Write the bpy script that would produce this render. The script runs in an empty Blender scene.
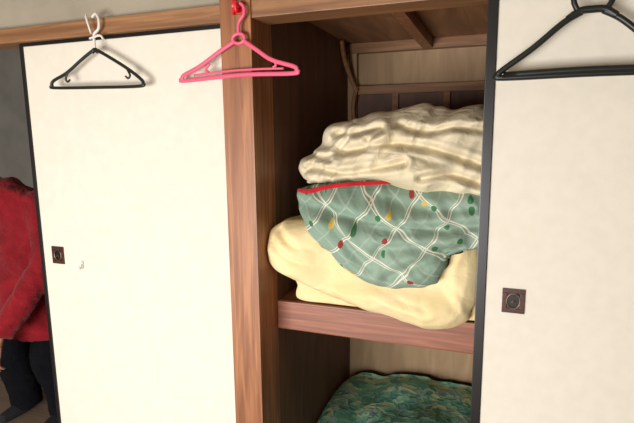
import bpy, bmesh, math, random
from mathutils import Vector, Matrix, noise
random.seed(4)
S=bpy.context.scene
try:
    S.view_settings.view_transform='Standard'
except Exception: pass

def lin(c):
    return tuple(((v/255)/12.92 if v/255<=.04045 else ((v/255+.055)/1.055)**2.4) for v in c)+(1,)
# ---------------------------------------------------------------- materials
def mat(name,rgb,rough=.6,metal=0):
    m=bpy.data.materials.new(name);m.use_nodes=True
    b=m.node_tree.nodes['Principled BSDF'];b.inputs['Base Color'].default_value=lin(rgb)
    b.inputs['Roughness'].default_value=rough;b.inputs['Metallic'].default_value=metal
    return m,m.node_tree,b
def N(nt,t,**k):
    n=nt.nodes.new(t)
    for a,v in k.items(): setattr(n,a,v)
    return n
def coords(nt,scale=(1,1,1),rot=(0,0,0)):
    tc=N(nt,'ShaderNodeTexCoord');mp=N(nt,'ShaderNodeMapping')
    mp.inputs['Scale'].default_value=scale;mp.inputs['Rotation'].default_value=rot
    nt.links.new(tc.outputs['Object'],mp.inputs['Vector']);return mp.outputs['Vector']
def ramp(nt,src,stops):
    r=N(nt,'ShaderNodeValToRGB');e=r.color_ramp.elements
    e[0].position=stops[0][0];e[0].color=lin(stops[0][1])
    e[1].position=stops[-1][0];e[1].color=lin(stops[-1][1])
    for p,c in stops[1:-1]:
        x=e.new(p);x.color=lin(c)
    nt.links.new(src,r.inputs[0]);return r.outputs[0]
def bump(nt,b,src,st=.3,dist=.01):
    bp=N(nt,'ShaderNodeBump');bp.inputs['Strength'].default_value=st;bp.inputs['Distance'].default_value=dist
    nt.links.new(src,bp.inputs['Height']);nt.links.new(bp.outputs[0],b.inputs['Normal'])
def wood(name,dark,light,axis='Z',rough=.45,grain=22):
    m,nt,b=mat(name,light,rough)
    sc={'X':(1.2,grain,grain),'Y':(grain,1.2,grain),'Z':(grain,grain,1.2)}[axis]
    v=coords(nt,sc);n=N(nt,'ShaderNodeTexNoise');n.inputs['Scale'].default_value=2.2;n.inputs['Detail'].default_value=7;n.inputs['Distortion'].default_value=.8
    nt.links.new(v,n.inputs['Vector'])
    mid=tuple((a+c)/2 for a,c in zip(dark,light))
    nt.links.new(ramp(nt,n.outputs['Fac'],[(.3,dark),(.5,mid),(.68,light)]),b.inputs['Base Color'])
    bump(nt,b,n.outputs['Fac'],.15,.003);return m
def mottled(name,c1,c2,scale=6,rough=.85,bs=.1):
    m,nt,b=mat(name,c1,rough);v=coords(nt)
    n=N(nt,'ShaderNodeTexNoise');n.inputs['Scale'].default_value=scale;n.inputs['Detail'].default_value=6
    nt.links.new(v,n.inputs['Vector']);nt.links.new(ramp(nt,n.outputs['Fac'],[(.35,c1),(.65,c2)]),b.inputs['Base Color'])
    n2=N(nt,'ShaderNodeTexNoise');n2.inputs['Scale'].default_value=220;nt.links.new(v,n2.inputs['Vector'])
    bump(nt,b,n2.outputs['Fac'],bs,.002);return m
def fabric(name,c1,c2,scale=9,wr=.5,bs=28,sheen=.1):
    m,nt,b=mat(name,c1,1.0);v=coords(nt,(1,1,1.4))
    b.inputs['Specular IOR Level'].default_value=.15
    n=N(nt,'ShaderNodeTexNoise');n.inputs['Scale'].default_value=scale;n.inputs['Detail'].default_value=5;n.inputs['Distortion'].default_value=1.2
    nt.links.new(v,n.inputs['Vector']);nt.links.new(ramp(nt,n.outputs['Fac'],[(.3,c1),(.7,c2)]),b.inputs['Base Color'])
    n2=N(nt,'ShaderNodeTexNoise');n2.inputs['Scale'].default_value=bs;n2.inputs['Detail'].default_value=4;n2.inputs['Distortion'].default_value=1.0
    nt.links.new(v,n2.inputs['Vector']);bump(nt,b,n2.outputs['Fac'],wr,.012)
    b.inputs['Sheen Weight'].default_value=sheen;return m

M={}
M['post']=wood('wood_post',(118,72,45),(172,116,76),'Z')
M['lint']=wood('wood_lintel',(118,80,52),(162,118,80),'X')
M['rail']=wood('wood_shelf_rail',(114,66,48),(160,100,74),'X',grain=30)
M['board']=wood('wood_shelf_board',(120,80,52),(160,112,76),'X')
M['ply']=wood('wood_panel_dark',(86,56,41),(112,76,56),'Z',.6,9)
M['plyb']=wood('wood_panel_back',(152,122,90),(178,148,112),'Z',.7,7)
M['beam']=wood('wood_beam',(122,84,54),(162,118,80),'X',.6,16)
M['ceilw']=wood('wood_ceiling',(122,82,52),(160,112,74),'Y',.6,9)
M['plaster']=mottled('plaster_beige',(146,136,120),(160,150,132),5,.95,.3)
M['gray']=mottled('plaster_gray',(160,156,148),(176,172,164),5,.95,.3)
M['ceil']=mottled('ceiling_board',(170,160,142),(186,176,158),3,.9)
M['paper']=mottled('fusuma_paper',(214,207,192),(218,211,197),30,.75,.1)
M['black']=mat('lacquer_black',(20,17,16),.35)[0]
M['plastic_k']=mat('plastic_black',(22,26,24),.38)[0]
M['pink']=mat('plastic_pink',(222,92,122),.4)[0]
M['red']=mat('plastic_red',(205,24,34),.4)[0]
M['white']=mat('plastic_white',(216,210,202),.5)[0]
M['metal']=mat('metal_bronze',(120,98,80),.35,.8)[0]
M['pullb']=wood('wood_pull_brown',(48,22,16),(82,40,28),'X',.4,60)
M['tatami']=wood('tatami_straw',(118,98,80),(142,120,98),'X',.8,80)
M['cream']=fabric('cotton_cream',(212,199,168),(222,210,182),7,.55,17,0)
M['yellow']=fabric('cotton_yellow',(230,207,154),(237,217,170),7,.4,14,0)
M['piping']=fabric('cotton_red',(170,20,34),(200,34,44),20,.3)
M['jacket']=fabric('nylon_red',(108,18,26),(138,28,36),6,.7)
M['trousers']=fabric('cloth_navy',(7,8,12),(12,13,18),10,.4,28,0)
M['skin']=mottled('skin',(168,122,98),(182,136,110),20,.55,.1)
M['hair']=mottled('hair_dark',(28,24,22),(52,46,42),60,.6,.6)
M['eye']=mat('eye_white',(230,226,220),.2)[0]
M['shoe']=mat('sock_gray',(22,22,26),.9)[0]

def plaid():
    m,nt,b=mat('cotton_plaid_green',(96,130,110),1.0)
    b.inputs['Specular IOR Level'].default_value=.15
    L=nt.links
    uv=N(nt,'ShaderNodeUVMap');uv.uv_map='cloth'
    n=N(nt,'ShaderNodeTexNoise');n.inputs['Scale'].default_value=4;n.inputs['Detail'].default_value=0
    L.new(uv.outputs[0],n.inputs['Vector'])
    sub=N(nt,'ShaderNodeVectorMath',operation='MULTIPLY_ADD');sub.inputs[1].default_value=(.04,.04,0)
    L.new(n.outputs['Color'],sub.inputs[0]);L.new(uv.outputs[0],sub.inputs[2])
    mp=N(nt,'ShaderNodeMapping');mp.inputs['Rotation'].default_value=(0,0,math.radians(36));mp.inputs['Scale'].default_value=(9.5,11,9.5)
    L.new(sub.outputs[0],mp.inputs['Vector'])
    sp=N(nt,'ShaderNodeSeparateXYZ');L.new(mp.outputs[0],sp.inputs[0])
    def line(o,off,w):
        a=N(nt,'ShaderNodeMath',operation='ADD');a.inputs[1].default_value=off;L.new(o,a.inputs[0])
        f=N(nt,'ShaderNodeMath',operation='FRACT');L.new(a.outputs[0],f.inputs[0])
        l=N(nt,'ShaderNodeMath',operation='LESS_THAN');l.inputs[1].default_value=w;L.new(f.outputs[0],l.inputs[0]);return l.outputs[0]
    def mx(a,c):
        q=N(nt,'ShaderNodeMath',operation='MAXIMUM');L.new(a,q.inputs[0]);L.new(c,q.inputs[1]);return q.outputs[0]
    lines=mx(line(sp.outputs[0],0,.034),line(sp.outputs[1],0,.036))
    lines=mx(lines,mx(line(sp.outputs[0],.06,.02),line(sp.outputs[1],.06,.022)))
    faint=mx(line(sp.outputs[0],.55,.05),line(sp.outputs[1],.55,.05))
    def mixc(fac,c1,c2):
        q=N(nt,'ShaderNodeMix',data_type='RGBA');L.new(fac,q.inputs[0])
        for s,c in ((6,c1),(7,c2)):
            if isinstance(c,tuple): q.inputs[s].default_value=lin(c)
            else: L.new(c,q.inputs[s])
        return q.outputs[2]
    base=ramp(nt,n.outputs['Fac'],[(.3,(122,146,129)),(.7,(142,162,146))])
    col=mixc(faint,base,(150,168,152))
    col=mixc(lines,col,(216,212,196))
    seed=2.7
    av=N(nt,'ShaderNodeVectorMath',operation='ADD');av.inputs[1].default_value=(seed,seed*.7,0);L.new(sub.outputs[0],av.inputs[0])
    v=N(nt,'ShaderNodeTexVoronoi');v.voronoi_dimensions='2D';v.inputs['Scale'].default_value=29;L.new(av.outputs[0],v.inputs['Vector'])
    l=N(nt,'ShaderNodeMath',operation='LESS_THAN');l.inputs[1].default_value=.25;L.new(v.outputs['Distance'],l.inputs[0])
    s2=N(nt,'ShaderNodeSeparateColor');L.new(v.outputs['Color'],s2.inputs[0])
    g=N(nt,'ShaderNodeMath',operation='GREATER_THAN');g.inputs[1].default_value=.80;L.new(s2.outputs[0],g.inputs[0])
    mu=N(nt,'ShaderNodeMath',operation='MULTIPLY');L.new(l.outputs[0],mu.inputs[0]);L.new(g.outputs[0],mu.inputs[1])
    r=N(nt,'ShaderNodeValToRGB');r.color_ramp.interpolation='CONSTANT';e=r.color_ramp.elements
    e[0].position=0;e[0].color=lin((66,112,74));e[1].position=.3;e[1].color=lin((198,166,70))
    for p,c in ((.5,(148,60,54)),(.65,(66,112,76)),(.85,(200,168,80))):
        x=e.new(p);x.color=lin(c)
    L.new(s2.outputs[2],r.inputs[0])
    col=mixc(mu.outputs[0],col,r.outputs[0])
    L.new(col,b.inputs['Base Color'])
    tc=coords(nt);n2=N(nt,'ShaderNodeTexNoise');n2.inputs['Scale'].default_value=16;n2.inputs['Detail'].default_value=3;n2.inputs['Distortion'].default_value=1.0
    L.new(tc,n2.inputs['Vector']);bump(nt,b,n2.outputs['Fac'],.4,.012)
    return m
M['plaid']=plaid()
def leafy():
    m,nt,b=mat('blanket_leaf_green',(30,90,60),.95);L=nt.links
    v=coords(nt,(1,1,1));n=N(nt,'ShaderNodeTexNoise');n.inputs['Scale'].default_value=14;L.new(v,n.inputs['Vector'])
    s=N(nt,'ShaderNodeVectorMath',operation='MULTIPLY_ADD');s.inputs[1].default_value=(.12,.12,.12);L.new(n.outputs['Color'],s.inputs[0]);L.new(v,s.inputs[2])
    w=N(nt,'ShaderNodeTexVoronoi');w.inputs['Scale'].default_value=30;L.new(s.outputs[0],w.inputs['Vector'])
    sc=N(nt,'ShaderNodeSeparateColor');L.new(w.outputs['Color'],sc.inputs[0])
    c=ramp(nt,sc.outputs[0],[(0,(84,144,128)),(.35,(112,182,154)),(.6,(148,202,164)),(.8,(206,220,170)),(1,(108,156,182))])
    L.new(c,b.inputs['Base Color']);bump(nt,b,w.outputs['Distance'],.3,.01);return m
M['leaf']=leafy()

# ---------------------------------------------------------------- helpers
def link(o,parent=None):
    S.collection.objects.link(o)
    if parent: o.parent=parent
    return o
def from_bm(name,bm,mats,parent=None,smooth=False):
    me=bpy.data.meshes.new(name);bm.to_mesh(me);bm.free()
    for m in (mats if isinstance(mats,list) else [mats]): me.materials.append(m)
    if smooth:
        for p in me.polygons:p.use_smooth=True
    return link(bpy.data.objects.new(name,me),parent)
def addbox(bm,x0,x1,y0,y1,z0,z1,mi=0,bev=0):
    r=bmesh.ops.create_cube(bm,size=1)
    for v in r['verts']:
        v.co=Vector(((x0+x1)/2+v.co.x*(x1-x0),(y0+y1)/2+v.co.y*(y1-y0),(z0+z1)/2+v.co.z*(z1-z0)))
    fs={f for v in r['verts'] for f in v.link_faces}
    for f in fs:f.material_index=mi
    if bev:
        es={e for f in fs for e in f.edges}
        rr=bmesh.ops.bevel(bm,geom=list(es),offset=bev,segments=2,affect='EDGES',profile=.7)
        for f in rr['faces']:f.material_index=mi
def box(name,x0,x1,y0,y1,z0,z1,m,bev=0,parent=None):
    bm=bmesh.new();addbox(bm,x0,x1,y0,y1,z0,z1,0,bev);return from_bm(name,bm,m,parent)
def empty(name,loc=(0,0,0)):
    e=bpy.data.objects.new(name,None);link(e);e.empty_display_size=.1;return e
def catmull(P,n=8,closed=False):
    P=[Vector(p) for p in P];out=[];k=len(P)
    rng=range(k) if closed else range(k-1)
    for i in rng:
        if closed:a,b,c,d=P[(i-1)%k],P[i],P[(i+1)%k],P[(i+2)%k]
        else:a,b,c,d=P[max(i-1,0)],P[i],P[i+1],P[min(i+2,k-1)]
        for j in range(n):
            t=j/n
            out.append(.5*((2*b)+(c-a)*t+(2*a-5*b+4*c-d)*t*t+(-a+3*b-3*c+d)*t**3))
    if not closed:out.append(P[-1])
    return out
def tube(bm,P,rad,seg=10,mi=0,smooth=6,flat=1.0,closed=False):
    pts=catmull(P,smooth,closed) if smooth>1 else [Vector(p) for p in P]
    rings=[];up=Vector((0,1,0));k=len(pts)
    for i,p in enumerate(pts):
        if closed:t=pts[(i+1)%k]-pts[i-1]
        else:t=pts[min(i+1,k-1)]-pts[max(i-1,0)]
        t.normalize()
        a=up if abs(t.dot(up))<.95 else Vector((1,0,0))
        n=(a-t*a.dot(t)).normalized();b=t.cross(n)
        r=rad if not callable(rad) else rad(i/(k-1))
        rings.append([bm.verts.new(p+n*math.cos(q)*r*flat+b*math.sin(q)*r) for q in [2*math.pi*j/seg for j in range(seg)]])
    for i in range(k if closed else k-1):
        A,B=rings[i],rings[(i+1)%k]
        for j in range(seg):
            f=bm.faces.new((A[j],A[(j+1)%seg],B[(j+1)%seg],B[j]));f.material_index=mi;f.smooth=True
    if not closed:
        for R in (rings[0],rings[-1][::-1]):
            f=bm.faces.new(R);f.material_index=mi

# ---------------------------------------------------------------- room shell
RY=-2.9
box('floor',-3.0,2.2,RY,1.9,-.08,0,M['tatami'])
box('ceiling',-3.0,2.2,RY,1.9,2.4,2.5,M['ceil'])
box('wall_left',-3.1,-3.0,RY,1.9,0,2.4,M['gray'])
box('wall_right',2.2,2.3,RY,1.9,0,2.4,M['plaster'])
box('wall_back',-3.0,2.2,1.9,2.0,0,2.4,M['gray'])
bm=bmesh.new()   # rear wall with window opening
wx0,wx1,wz0,wz1=-1.3,.9,.06,1.35
addbox(bm,-3.0,wx0,RY-.1,RY,0,2.4);addbox(bm,wx1,2.2,RY-.1,RY,0,2.4)
addbox(bm,wx0,wx1,RY-.1,RY,wz1,2.4);addbox(bm,wx0,wx1,RY-.1,RY,0,wz0)
from_bm('wall_rear',bm,M['plaster'])
bm=bmesh.new()
addbox(bm,wx0,wx1,RY-.08,RY-.02,wz0,wz0+.05);addbox(bm,wx0,wx1,RY-.08,RY-.02,wz1-.05,wz1)
for x in (wx0,(wx0+wx1)/2-.02,wx1-.05):addbox(bm,x,x+.05,RY-.08,RY-.02,wz0+.05,wz1-.05)
from_bm('window_1',bm,M['board'])
# plaster above lintel
box('wall_front_upper',-3.0,2.2,.03,.10,1.806,2.4,M['plaster'])
box('wall_front_right',1.62,2.2,.03,.10,0,1.80,M['plaster'])
box('trim_1',-3.0,-.104,-.008,.09,1.758,1.808,M['lint'],.002)   # lintel left
box('trim_2',0,2.2,-.008,.10,1.762,1.812,M['lint'],.002)       # lintel closet
box('trim_3',-.104,0,-.014,.13,0,2.4,M['post'],.003)            # post
box('trim_4',0,1.62,0,.10,0,.025,M['lint'],.002)       # sill
box('trim_5',-1.0,-.104,0,.09,0,.02,M['lint'],.002)
# closet shell
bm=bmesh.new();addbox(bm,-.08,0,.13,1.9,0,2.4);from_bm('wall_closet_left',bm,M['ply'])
box('wall_closet_back',0,1.62,1.04,1.10,0,2.4,M['plyb'])
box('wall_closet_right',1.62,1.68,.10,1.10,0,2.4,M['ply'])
box('ceiling_closet',0,1.62,.10,1.04,1.845,1.87,M['ceilw'])
box('trim_6',0,1.62,.99,1.04,1.80,1.845,M['beam'],.003)        # rail at back wall
box('trim_7',.36,.405,.10,.99,1.80,1.845,M['post'],.003)      # joist
box('trim_8',0,.045,1.0,1.04,.84,1.80,M['plyb'],.002)          # corner batten
box('trim_9',.045,1.62,1.0,1.04,1.605,1.645,M['beam'],.002)
bm=bmesh.new()
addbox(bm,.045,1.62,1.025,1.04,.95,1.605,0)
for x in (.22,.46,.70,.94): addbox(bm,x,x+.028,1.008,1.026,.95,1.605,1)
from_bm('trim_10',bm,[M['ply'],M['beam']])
bm=bmesh.new()   # short bracing stick leaning in the corner
tube(bm,[(.012,.86,1.84),(.014,.90,1.76),(.03,.955,1.68),(.05,.985,1.62)],.011,10)
tube(bm,[(.05,.985,1.64),(.035,.975,1.55),(.04,.98,1.46)],.010,10)
from_bm('wooden_brace',bm,M['beam'])
# shelf
sh=empty('closet_shelf')
box('front_rail',.001,1.615,.123,.165,.742,.8426,M['rail'],.004,sh)
box('board',.001,1.615,.166,1.0,.815,.842,M['board'],0,sh)
box('support_cleat',.001,.03,.166,1.0,.77,.815,M['ply'],0,sh)

# ---------------------------------------------------------------- sliding doors
def fusuma(name,x0,x1,y0,z0,z1,px,fw,gapr):
    e=empty(name);d=.028
    bm=bmesh.new();addbox(bm,x0+fw*.8,x1-fw*.5,y0+.005,y0+d-.005,z0+.01,z1-.01);from_bm('panel',bm,M['paper'],e)
    bm=bmesh.new()
    addbox(bm,x0,x0+fw,y0,y0+d,z0,z1,0,.002);addbox(bm,x1-gapr,x1,y0,y0+d,z0,z1,0,.002)
    addbox(bm,x0+fw,x1-gapr,y0,y0+d,z1-.012,z1,0);addbox(bm,x0+fw,x1-gapr,y0,y0+d,z0,z0+.02,0)
    from_bm('frame',bm,M['black'],e)
    bm=bmesh.new();w,h,zc=.029,.034,.966;fy=y0+.005
    for a in ((px-w,px+w,zc+h-.012,zc+h),(px-w,px+w,zc-h,zc-h+.012),(px-w,px-w+.012,zc-h+.012,zc+h-.012),(px+w-.012,px+w,zc-h+.012,zc+h-.012)):
        addbox(bm,a[0],a[1],fy-.005,fy+.001,a[2],a[3],0,.0012)
    addbox(bm,px-w+.01,px+w-.01,fy-.0015,fy+.0,zc-h+.01,zc+h-.01,0)
    ring=[(px+.017*math.cos(t),fy-.004,zc+.021*math.sin(t)) for t in [2*math.pi*i/24 for i in range(24)]]
    tube(bm,ring,.0024,8,1,1,1,True)
    vs=[bm.verts.new((px+.0165*math.cos(t),fy-.0022,zc+.0205*math.sin(t))) for t in [2*math.pi*i/24 for i in range(24)]]
    f=bm.faces.new(vs);f.material_index=2
    tube(bm,[(px-.006,fy-.004,zc-.005),(px,fy-.005,zc),(px+.006,fy-.004,zc-.005)],.0015,6,1)
    from_bm('finger_pull',bm,[M['pullb'],M['metal'],M['black']],e)
    return e
fusuma('door_1',-.966,-.105,.012,.02,1.757,-.876,.016,.012)
fusuma('door_2',.664,1.60,.002,.026,1.761,.762,.026,.02)
bm=bmesh.new();addbox(bm,-.762,-.754,.011,.0165,.922,.952,0,.002)
tube(bm,[(-.758,.012,.932),(-.758,.002,.925),(-.758,-.004,.932),(-.758,-.004,.940)],.0028,8)
from_bm('wall_hook',bm,M['white'])

# ---------------------------------------------------------------- hangers
def hanger_black(y):
    bm=bmesh.new();cx=-.575
    l,r=(-.768,1.600),(-.398,1.591);pk=1.697
    tube(bm,[(cx-.012,y,pk+.004),(cx-.06,y,1.676),(cx-.13,y,1.636),(l[0],y,l[1]+.012),(l[0]-.01,y,l[1]-.004),(l[0]+.002,y,l[1]-.012),(cx,y,1.582),(r[0]-.005,y,r[1]-.012),(r[0]+.01,y,r[1]-.002),(r[0],y,r[1]+.012),(cx+.13,y,1.636),(cx+.06,y,1.676),(cx+.012,y,pk+.004)],.0055,10,0,6)
    tube(bm,[(cx-.012,y,pk),(cx,y,pk+.008),(cx+.012,y,pk)],.007,10,0)
    for s in (-1,1):
        x=cx+s*.125
        tube(bm,[(x,y,1.638),(x+s*.012,y,1.616),(x+s*.004,y,1.606),(x-s*.006,y,1.613)],.0035,8,0)
    tube(bm,[(cx,y,pk+.004),(cx,y,1.740),(cx+.004,y,1.756),(cx+.022,y,1.77),(cx+.026,y,1.796),(cx+.012,y+.006,1.818),(cx-.006,y+.014,1.818),(cx-.016,y+.016,1.812)],.0045,10,1)
    tube(bm,[(cx-.006,y-.004,1.755),(cx-.02,y-.006,1.805),(cx-.028,y+.004,1.82)],.0035,8,1)
    tube(bm,[(cx-.012,y-.006,1.74),(cx+.03,y-.006,1.747),(cx+.045,y-.006,1.733)],.004,8,1)
    return from_bm('clothes_hanger',bm,[M['plastic_k'],M['white']])
hanger_black(-.03)
def hanger_pink(y):
    bm=bmesh.new();cx=-.03;pk=1.694
    def Y(x):return y+(x-cx)*-.10
    P=[(cx-.014,pk),(cx-.07,1.669),(cx-.15,1.629),(-.240,1.608),(-.248,1.598),(-.240,1.590),(cx,1.596),(.149,1.590),(.160,1.599),(.151,1.609),(cx+.11,1.632),(cx+.06,1.664),(cx+.014,pk)]
    tube(bm,[(x,Y(x),z) for x,z in P],.0065,10,0,6,.7)
    P=[(-.20,1.605),(-.1,1.609),(cx,1.610),(.06,1.608),(.12,1.605)]
    tube(bm,[(x,Y(x)-.001,z) for x,z in P],.0035,8,0,4)
    for s in (-1,1):
        x=cx+s*.11
        tube(bm,[(x,Y(x),1.636),(x+s*.014,Y(x),1.618),(x+s*.004,Y(x),1.610)],.004,8,0)
    lp=[(cx+.020*math.cos(t),y,pk+.006+.014*math.sin(t)) for t in [2*math.pi*i/16 for i in range(16)]]
    tube(bm,lp,.0055,8,0,1,1,True)
    tube(bm,[(cx,y,pk+.018),(cx,y,1.735),(cx+.006,y,1.75),(cx+.02,y,1.768),(cx+.018,y,1.79),(cx+.0,y,1.80),(cx-.018,y,1.79)],.005,10,0)
    return from_bm('clothes_hanger',bm,[M['pink']])
hanger_pink(-.035)
bm=bmesh.new();addbox(bm,-.05,-.018,-.026,-.0145,1.772,1.806,0,.003)
tube(bm,[(-.03,-.022,1.785),(-.03,-.042,1.776),(-.03,-.048,1.79),(-.03,-.046,1.80)],.006,8)
tube(bm,[(-.048,-.03,1.77),(-.046,-.03,1.80),(-.05,-.028,1.83)],.005,8)
from_bm('plastic_hook',bm,M['red'])
def hanger_big(y):
    bm=bmesh.new();cx=.893
    w=.0075
    tube(bm,[(cx-.022,y,1.692),(cx-.06,y,1.670),(cx-.12,y,1.619),(cx-.185,y,1.572),(cx-.196,y,1.560),(cx-.185,y,1.552),(cx,y,1.553),(cx+.185,y,1.552),(cx+.196,y,1.560),(cx+.185,y,1.572),(cx+.12,y,1.619),(cx+.06,y,1.670),(cx+.022,y,1.692)],w,12,0,7)
    tube(bm,[(cx-.185,y-.004,1.558),(cx,y-.004,1.562),(cx+.185,y-.004,1.558)],.008,10,0,4)
    tube(bm,[(cx-.05,y,1.678),(cx-.026,y,1.694),(cx,y,1.696),(cx+.026,y,1.694),(cx+.05,y,1.678)],w+.001,12)
    tube(bm,[(cx-.028,y,1.692),(cx-.040,y,1.719),(cx-.03,y,1.749),(cx,y,1.762),(cx+.03,y,1.749),(cx+.040,y,1.719),(cx+.028,y,1.692)],w*.85,12)
    tube(bm,[(cx,y,1.756),(cx,y,1.785),(cx+.006,y,1.80),(cx+.03,y,1.82),(cx+.03,y+.0,1.85),(cx+.006,y+.012,1.868),(cx-.018,y+.03,1.86),(cx-.02,y+.045,1.845)],.005,10)
    return from_bm('clothes_hanger',bm,[M['plastic_k']])
hanger_big(-.05)
box('trim_12',.80,1.05,-.03,.03,1.815,1.835,M['lint'],.002)

# ---------------------------------------------------------------- futons
def segd(x,z,L):
    best=9
    for (a,b),(c,d) in zip(L,L[1:]):
        dx,dz=c-a,d-b;t=max(0,min(1,((x-a)*dx+(z-b)*dz)/(dx*dx+dz*dz)))
        best=min(best,math.hypot(x-a-dx*t,z-b-dz*t))
    return best
def wr(x,y,z,seed,sx,sz,fine=.14):
    wx=x+.05*noise.noise(Vector((x*5,z*5,seed)));wz=z+.05*noise.noise(Vector((z*5,x*5,seed+9)))
    v=noise.noise(Vector((wx*sx+seed,y*5,wz*sz+seed*2)))
    r=1-(noise.noise(Vector((wx*sx*1.3+seed*3,y*5+4,wz*sz*1.3)))**2+.006)**.5*2
    r2=1-(noise.noise(Vector((wx*sx*2.6+seed*3,y*6+4,wz*sz*2.0)))**2+.006)**.5*2
    return v*.6+r*.35+r2*fine
def sstep(t):
    t=max(0,min(1,t));return t*t*(3-2*t)
def puff(bm,outline,cy,bulge,yback,grooves=(),amp=.012,sx=7,sz=14,seed=1,mi=0,NS=260,NR=64,pw=2.6,gw=.012,gd=.03,uvl=None,shear=0,lim=None,fine=.14):
    O=catmull(outline,14,True)
    L=[0]
    for i in range(len(O)):L.append(L[-1]+(O[(i+1)%len(O)]-O[i]).length)
    G=[[(p.x,p.y) for p in catmull([(a,b,0) for a,b in g],5)] for g in grooves]
    R=[];j=0
    for k in range(NS):
        t=L[-1]*k/NS
        while L[j+1]<t:j+=1
        f=(t-L[j])/(L[j+1]-L[j]);R.append(O[j].lerp(O[(j+1)%len(O)],f))
    xs=[p.x for p in R];zs=[p.z for p in R]
    c=Vector((sum(xs)/NS,cy,sum(zs)/NS))
    def fin(p,front):
        x,y,z=p
        d=amp*wr(x,y,z+shear*x,seed,sx,sz,fine)
        for g in G:
            q=segd(x,z,g)
            if q<gw*5:d-=gd*math.exp(-(q/gw)**2)-gd*.3*math.exp(-((q-gw*2.2)/gw)**2)
        if front:y-=d
        else:
            v=Vector((x-c.x,0,z-c.z)).normalized();x+=v.x*d*.6;z+=v.z*d*.6
        if lim:x,y,z=lim(x,y,z)
        return Vector((x,y,z))
    rings=[]
    cv=bm.verts.new(fin(Vector((c.x,cy-bulge,c.z)),True))
    for i in range(1,NR+1):
        s=i/NR;s=1-(1-s)**1.35
        ring=[]
        for p in R:
            q=c.lerp(p,s);yy=cy*(1-s)+p.y*s-bulge*max(0,1-s**pw)**.5
            fr=Vector((q.x,yy,q.z));a=fin(fr,True)
            if s>.9:
                bq=fin(fr,False);w=min(1,(s-.9)/.1);a=a.lerp(bq,w)
            ring.append(bm.verts.new(a))
        rings.append(ring)
    for i in range(1,19):
        t=(i/18)**1.5;ring=[]
        for p in R:
            sc=1+.03*math.sin(math.pi*t)-(.12*max(0,(t-.8)/.2)**2)
            q=Vector((c.x+(p.x-c.x)*sc,p.y+(yback-p.y)*t,c.z+(p.z-c.z)*sc))
            ring.append(bm.verts.new(fin(q,False)))
        rings.append(ring)
    fs=[]
    for k in range(NS):fs.append(bm.faces.new((cv,rings[0][k],rings[0][(k+1)%NS])))
    for A,B in zip(rings,rings[1:]):
        for k in range(NS):fs.append(bm.faces.new((A[k],B[k],B[(k+1)%NS],A[(k+1)%NS])))
    fs.append(bm.faces.new(rings[-1]))
    for f in fs:
        f.material_index=mi;f.smooth=True
        if uvl:
            for lp in f.loops:
                co=lp.vert.co;lp[uvl].uv=(co.x+.15*co.y,co.z-.35*co.y)
YT,GT=1.136,1.262   # contact heights yellow/green, green/cream
def limit(x,y,z):
    x=max(x,.004)
    if z<.846:
        z+=(.85-z)*sstep((y-.112)/.06)
        if z<.846:y=min(y,.117)
    if y>.13:z=min(z,YT-.004)
    if x>.65:y=max(y,.045)
    else:
        k=max(sstep((.965-z)/.09),.5*sstep((x-.56)/.05),1-sstep((x-.10)/.12))
        ym=.064-.05*k
        if y<ym+.02: y=ym+.02*math.exp((y-ym-.02)/.02)   # soft contact with the duvet in front
    return x,min(y,.99),z
# yellow futon
bm=bmesh.new()
puff(bm,[(.004,.07,1.05),(.018,.09,1.106),(.0725,.10,1.132),(.199,.12,1.132),(.3655,.12,1.125),(.5517,.12,1.12),(.648,.115,1.126),(.668,.115,1.04),(.660,.115,.94),(.648,.115,.875),(.604,.112,.840),(.5238,.11,.826),(.4185,.11,.840),(.301,.115,.866),(.1796,.115,.902),(.0796,.10,.943),(.016,.08,.990)],
     .115,.085,.93,[[(.60,1.10),(.575,1.04),(.53,.99),(.51,.92)],[(.03,1.07),(.10,1.02),(.25,.985),(.4,.95)],[(.30,.99),(.42,.93),(.52,.90)],[(.05,1.11),(.09,1.07),(.17,1.05)]],.032,6,6,2.3,lim=limit,gd=.016,gw=.012,shear=.5,pw=2.0,fine=.3,NR=90,NS=300)
puff(bm,[(.074,.14,.90),(.085,.14,.930),(.3,.14,.93),(.6,.14,.93),(.70,.14,.90),(.70,.14,.85),(.5,.14,.848),(.2,.14,.848),(.078,.14,.852)],.145,.015,.95,[],.006,9,20,5.1,lim=limit,NR=20)
from_bm('folded_futon',bm,[M['yellow']])
# green plaid duvet
bm=bmesh.new();uvl=bm.loops.layers.uv.new('cloth')
def lim2(x,y,z):
    x=max(x,.004)
    if z<YT+.004:
        z+=(YT+.006-z)*sstep((y-.10)/.10)
        if z<YT:y=min(y,.05+.10*sstep((z-1.10)/(YT-1.10)))
    if y>.2:z=min(z,GT-.002)
    if x>.60:y=max(y,.036*sstep((x-.60)/.048))
    return x,min(y,.99),z
gout=[(.086,.15,1.232),(.15,.15,1.255),(.238,.15,1.268),(.419,.15,1.275),(.60,.15,1.27),(.76,.15,1.25),(.78,.14,1.18),(.74,.11,1.13),(.68,.07,1.105),(.60,.045,1.075),(.572,.04,1.035),(.552,.035,.995),(.50,.03,.975),(.43,.03,.970),(.355,.03,.978),(.275,.03,1.018),(.225,.035,1.06),(.165,.05,1.10),(.130,.08,1.15),(.098,.13,1.19)]
puff(bm,gout,.09,.085,.92,[[(.12,1.20),(.28,1.17),(.45,1.14),(.66,1.16)],[(.17,1.245),(.25,1.14),(.36,1.03)],[(.68,1.21),(.52,1.20),(.36,1.235)],[(.62,1.10),(.52,1.06),(.42,1.0)],[(.58,1.07),(.54,1.10),(.40,1.09)]],.034,5,7,7.7,uvl=uvl,lim=lim2,gd=.016,gw=.015,shear=.8,NS=320,NR=80,fine=.24,pw=2.2)
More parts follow.
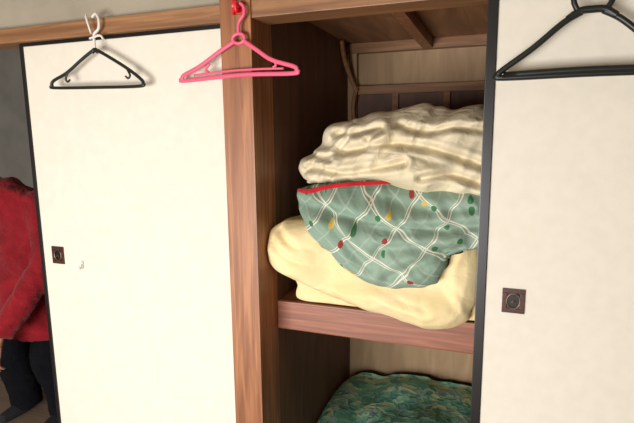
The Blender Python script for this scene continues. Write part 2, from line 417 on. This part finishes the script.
tube(bm,[(.085,.14,1.232),(.105,.115,1.234),(.15,.076,1.240),(.20,.054,1.254),(.24,.048,1.262),(.29,.048,1.268),(.35,.06,1.271),(.42,.09,1.274)],lambda t:.0085*(1-.4*t),8,1)
from_bm('plaid_duvet',bm,[M['plaid'],M['piping']])
# cream duvet
bm=bmesh.new()
def lim3(x,y,z):
    x=max(x,.004)
    if x>.60:y=max(y,.05*sstep((x-.60)/.048))
    if z<GT+.004:
        z+=(GT+.006-z)*sstep((y-.17)/.06)
        if z<GT:y=min(y,.15)
    return x,min(y,.99),z
puff(bm,[(.078,.20,1.285),(.072,.22,1.325),(.105,.24,1.356),(.140,.26,1.380),(.155,.27,1.43),(.20,.28,1.458),(.27,.28,1.466),(.33,.28,1.480),(.40,.28,1.476),(.48,.27,1.492),(.56,.27,1.482),(.62,.27,1.494),(.75,.27,1.48),(.80,.27,1.40),(.78,.22,1.28),(.70,.15,1.235),(.60,.14,1.238),(.532,.14,1.238),(.46,.14,1.256),(.384,.14,1.274),(.28,.15,1.276),(.208,.16,1.268),(.12,.18,1.262)],
     .20,.12,.95,[[(.09,1.352),(.18,1.350),(.27,1.368),(.38,1.388),(.50,1.380),(.60,1.35),(.68,1.32)],[(.09,1.295),(.16,1.312),(.25,1.30),(.34,1.312),(.45,1.335)],[(.19,1.42),(.27,1.422),(.36,1.440)],[(.42,1.445),(.50,1.425),(.60,1.435),(.75,1.41)],[(.50,1.29),(.58,1.30),(.66,1.275)],[(.22,1.372),(.25,1.40)],[(.12,1.315),(.15,1.335),(.21,1.335)],[(.33,1.40),(.37,1.43)]],.058,6,6.5,21.3,lim=lim3,gd=.022,gw=.010,shear=-.9,NS=340,NR=100,fine=.3,pw=2.2)
from_bm('cream_duvet',bm,[M['cream']])
# lower blanket on closet floor
bm=bmesh.new()
def lim4(x,y,z):return max(x,.004),min(max(y,.14),1.0),max(z,.002)
puff(bm,[(.008,.3,.12),(.03,.3,.165),(.10,.3,.18),(.18,.3,.17),(.24,.32,.19),(.33,.34,.203),(.478,.34,.200),(.652,.34,.195),(.80,.34,.18),(.84,.34,.12),(.82,.34,.03),(.4,.34,.01),(.06,.34,.01),(.008,.32,.05)],.32,.1,.98,[[(.02,.10),(.3,.14),(.5,.15),(.7,.13)]],.045,7,8,9.1,lim=lim4)
from_bm('folded_blanket',bm,[M['leaf']])

# ---------------------------------------------------------------- person (stooping, behind the sliding door)
per=empty('person')
def loft(bm,rings,seg=28):
    R=[]
    for (x,y,z,rx,ry) in rings:
        R.append([bm.verts.new((x+rx*math.copysign(abs(math.cos(a))**.85,math.cos(a)),y+ry*math.copysign(abs(math.sin(a))**.85,math.sin(a)),z)) for a in [2*math.pi*i/seg for i in range(seg)]])
    for A,B in zip(R,R[1:]):
        for j in range(seg):bm.faces.new((A[j],A[(j+1)%seg],B[(j+1)%seg],B[j]))
    bm.faces.new(R[0][::-1]);bm.faces.new(R[-1])
def limb(bm,J,seg=16):
    pts=catmull([j[:3] for j in J],5);rad=[]
    for i in range(len(J)-1):
        for k in range(5):rad.append(J[i][3]+(J[i+1][3]-J[i][3])*k/5)
    rad.append(J[-1][3]);rings=[]
    for i,p in enumerate(pts):
        t=(pts[min(i+1,len(pts)-1)]-pts[max(i-1,0)]).normalized();a=Vector((0,1,0)) if abs(t.y)<.9 else Vector((1,0,0))
        n=(a-t*a.dot(t)).normalized();b=t.cross(n)
        rings.append([bm.verts.new(p+(n*math.cos(q)+b*math.sin(q))*rad[i]) for q in [2*math.pi*j/seg for j in range(seg)]])
    for A,B in zip(rings,rings[1:]):
        for j in range(seg):bm.faces.new((A[j],A[(j+1)%seg],B[(j+1)%seg],B[j]))
    bm.faces.new(rings[0][::-1]);bm.faces.new(rings[-1])
def ball(bm,c,r):
    q=bmesh.ops.create_uvsphere(bm,u_segments=24,v_segments=16,radius=1)
    for v in q['verts']:v.co=Vector((c[0]+v.co.x*r[0],c[1]+v.co.y*r[1],c[2]+v.co.z*r[2]))
def remesh(o,vox,it=3,disp=None):
    m=o.modifiers.new('r','REMESH');m.mode='VOXEL';m.voxel_size=vox;m.use_smooth_shade=True
    s=o.modifiers.new('s','SMOOTH');s.iterations=it
    if disp:
        t=bpy.data.textures.new('cl','CLOUDS');t.noise_scale=disp[0]
        d=o.modifiers.new('d','DISPLACE');d.texture=t;d.strength=disp[1];d.texture_coords='GLOBAL'
PX,PY=-1.42,.26
bm=bmesh.new()
loft(bm,[(PX,PY+.08,.47,.215,.165),(PX,PY+.09,.60,.215,.165),(PX,PY+.10,.80,.205,.155),(PX,PY+.07,.95,.205,.15),(PX,PY+.03,1.08,.22,.145),(PX,PY,1.14,.21,.125),(PX,PY-.02,1.18,.15,.10),(PX,PY-.03,1.205,.075,.08),(PX,PY-.04,1.23,.062,.068)])
limb(bm,[(PX+.15,PY-.01,1.115,.075),(PX+.205,PY-.01,1.08,.078),(PX+.235,PY-.02,.97,.070),(PX+.235,PY-.05,.84,.066),(PX+.19,PY-.14,.70,.057),(PX+.125,PY-.20,.57,.050)])
limb(bm,[(PX-.15,PY-.01,1.115,.075),(PX-.205,PY-.01,1.08,.074),(PX-.24,PY-.02,.97,.066),(PX-.245,PY-.03,.86,.062),(PX-.225,PY-.08,.72,.054),(PX-.20,PY-.12,.62,.05)])
o=from_bm('jacket',bm,M['jacket'],per);remesh(o,.011,4,(.07,.026))
bm=bmesh.new()
for s in (-1,1):
    limb(bm,[(PX+s*.08,PY+.10,.66,.105),(PX+s*.10,PY+.09,.56,.11),(PX+s*.12,PY+.05,.44,.096),(PX+s*.13,PY+.02,.36,.088),(PX+s*.135,PY+.06,.2,.08),(PX+s*.135,PY+.08,.04,.076)])
ball(bm,(PX,PY+.10,.62),(.175,.135,.09))
o=from_bm('trousers',bm,M['trousers'],per);remesh(o,.012,4,(.06,.015))
bm=bmesh.new()
for s in (-1,1):
    limb(bm,[(PX+s*.13,PY+.12,.05,.036),(PX+s*.13,PY+.07,.038,.036),(PX+s*.135,PY+.0,.033,.033),(PX+s*.14,PY-.07,.028,.024)])
o=from_bm('socks',bm,M['shoe'],per);remesh(o,.008,2)
def hand(name,w,d,side):
    bm=bmesh.new();w=Vector(w);d=Vector(d).normalized()
    lat=Vector((side,0,0));lat=(lat-d*lat.dot(d)).normalized();nrm=d.cross(lat)
    if nrm.y>0:nrm=-nrm
    limb(bm,[tuple(w-d*.06)+(.026,),tuple(w)+(.025,),tuple(w+d*.02)+(.027,)],14)
    for k,off in enumerate((-.027,-.009,.009,.027)):
        base=w+d*.015+lat*off*.6
        kn=w+d*(.078-.004*abs(k-1))+lat*off
        L=(.036,.042,.039,.030)[k]
        limb(bm,[tuple(base)+(.014,),tuple(w+d*.05+lat*off*.9)+(.0125,),tuple(kn)+(.0105,)],10)
        a=kn+d*L*1.0+nrm*-.010;b=a+d*L*.6-nrm*.018;c=b+d*L*.3-nrm*.016
        limb(bm,[tuple(kn)+(.0098,),tuple(a)+(.0088,),tuple(b)+(.008,),tuple(c)+(.0062,)],10)
    t0=w+d*.02+lat*-.022;t1=w+d*.045+lat*-.045-nrm*.01;t2=w+d*.075+lat*-.056-nrm*.02;t3=w+d*.098+lat*-.055-nrm*.028
    limb(bm,[tuple(t0)+(.015,),tuple(t1)+(.0125,),tuple(t2)+(.0105,),tuple(t3)+(.0075,)],10)
    o=from_bm(name,bm,M['skin'],per);remesh(o,.0028,3)
hand('hand_left',(PX+.105,PY-.215,.53),(-.3,-.12,-1),1)
hand('hand_right',(PX-.195,PY-.13,.60),(.05,-.1,-1),-1)
# head, tilted away towards the left
HX,HY,HZ=PX-.13,PY-.10,1.305
bm=bmesh.new()
ball(bm,(HX,HY+.012,HZ+.02),(.074,.092,.088));ball(bm,(HX,HY-.012,HZ-.045),(.058,.066,.062));ball(bm,(HX,HY-.05,HZ-.085),(.026,.024,.020))
limb(bm,[(HX,HY-.082,HZ+.012,.009),(HX,HY-.098,HZ-.012,.011),(HX,HY-.104,HZ-.026,.014)],12)
for s in (-1,1):
    ball(bm,(HX+s*.074,HY+.01,HZ-.006),(.011,.02,.03));ball(bm,(HX+s*.012,HY-.092,HZ-.028),(.008,.009,.008))
    ball(bm,(HX+s*.036,HY-.062,HZ-.022),(.022,.02,.02));ball(bm,(HX+s*.030,HY-.078,HZ+.026),(.022,.010,.007))
ball(bm,(HX,HY-.078,HZ-.052),(.024,.010,.0055));ball(bm,(HX,HY-.076,HZ-.063),(.021,.011,.006))
limb(bm,[(PX-.0,PY-.03,1.17,.056),(PX-.06,PY-.05,1.215,.050),(HX,HY+.02,HZ-.03,.052)],18)
o=from_bm('head',bm,M['skin'],per);remesh(o,.0045,2)
bm=bmesh.new()
for s in (-1,1):ball(bm,(HX+s*.030,HY-.076,HZ+.006),(.013,.009,.007))
from_bm('eyes',bm,M['eye'],per,True)
bm=bmesh.new()
for s in (-1,1):ball(bm,(HX+s*.030,HY-.0835,HZ+.006),(.0055,.003,.0058))
from_bm('pupils',bm,M['black'],per,True)
bm=bmesh.new()
ball(bm,(HX,HY+.024,HZ+.043),(.082,.096,.08));ball(bm,(HX,HY+.055,HZ-.01),(.072,.062,.075))
ball(bm,(HX,HY-.035,HZ+.082),(.062,.045,.032))
for s in (-1,1):ball(bm,(HX+s*.068,HY+.035,HZ+.02),(.016,.04,.045))
o=from_bm('hair',bm,M['hair'],per);remesh(o,.007,2,(.015,.008))

# ---------------------------------------------------------------- lights
w=bpy.data.worlds.new('World');S.world=w;w.use_nodes=True
bg=w.node_tree.nodes['Background'];bg.inputs[0].default_value=(.78,.88,1,1);bg.inputs[1].default_value=1.0
def area(name,loc,tgt,sx,sy,power,col):
    l=bpy.data.lights.new(name,'AREA');l.shape='RECTANGLE';l.size=sx;l.size_y=sy;l.energy=power;l.color=col
    o=bpy.data.objects.new(name,l);link(o);o.location=loc
    o.rotation_euler=(Vector(tgt)-Vector(loc)).to_track_quat('-Z','Y').to_euler();return o
area('window_daylight',(-.45,RY+.02,.68),(-.35,0,.55),1.6,1.15,126,(1,.975,.945))

# ---------------------------------------------------------------- camera
cam=bpy.data.cameras.new('Camera');co=bpy.data.objects.new('Camera',cam);link(co)
yaw,pit,rol=.3501,.1593,-.0104
fwd=Vector((-math.sin(yaw)*math.cos(pit),math.cos(yaw)*math.cos(pit),-math.sin(pit)))
r=Vector((math.cos(yaw),math.sin(yaw),0));u=r.cross(fwd)
r2=r*math.cos(rol)+u*math.sin(rol);u2=u*math.cos(rol)-r*math.sin(rol)
co.matrix_world=Matrix(((r2.x,u2.x,-fwd.x,.7006),(r2.y,u2.y,-fwd.y,-1.3771),(r2.z,u2.z,-fwd.z,1.4231),(0,0,0,1)))
cam.sensor_width=36;cam.lens=490.11/634*36;cam.clip_start=.02
S.camera=co
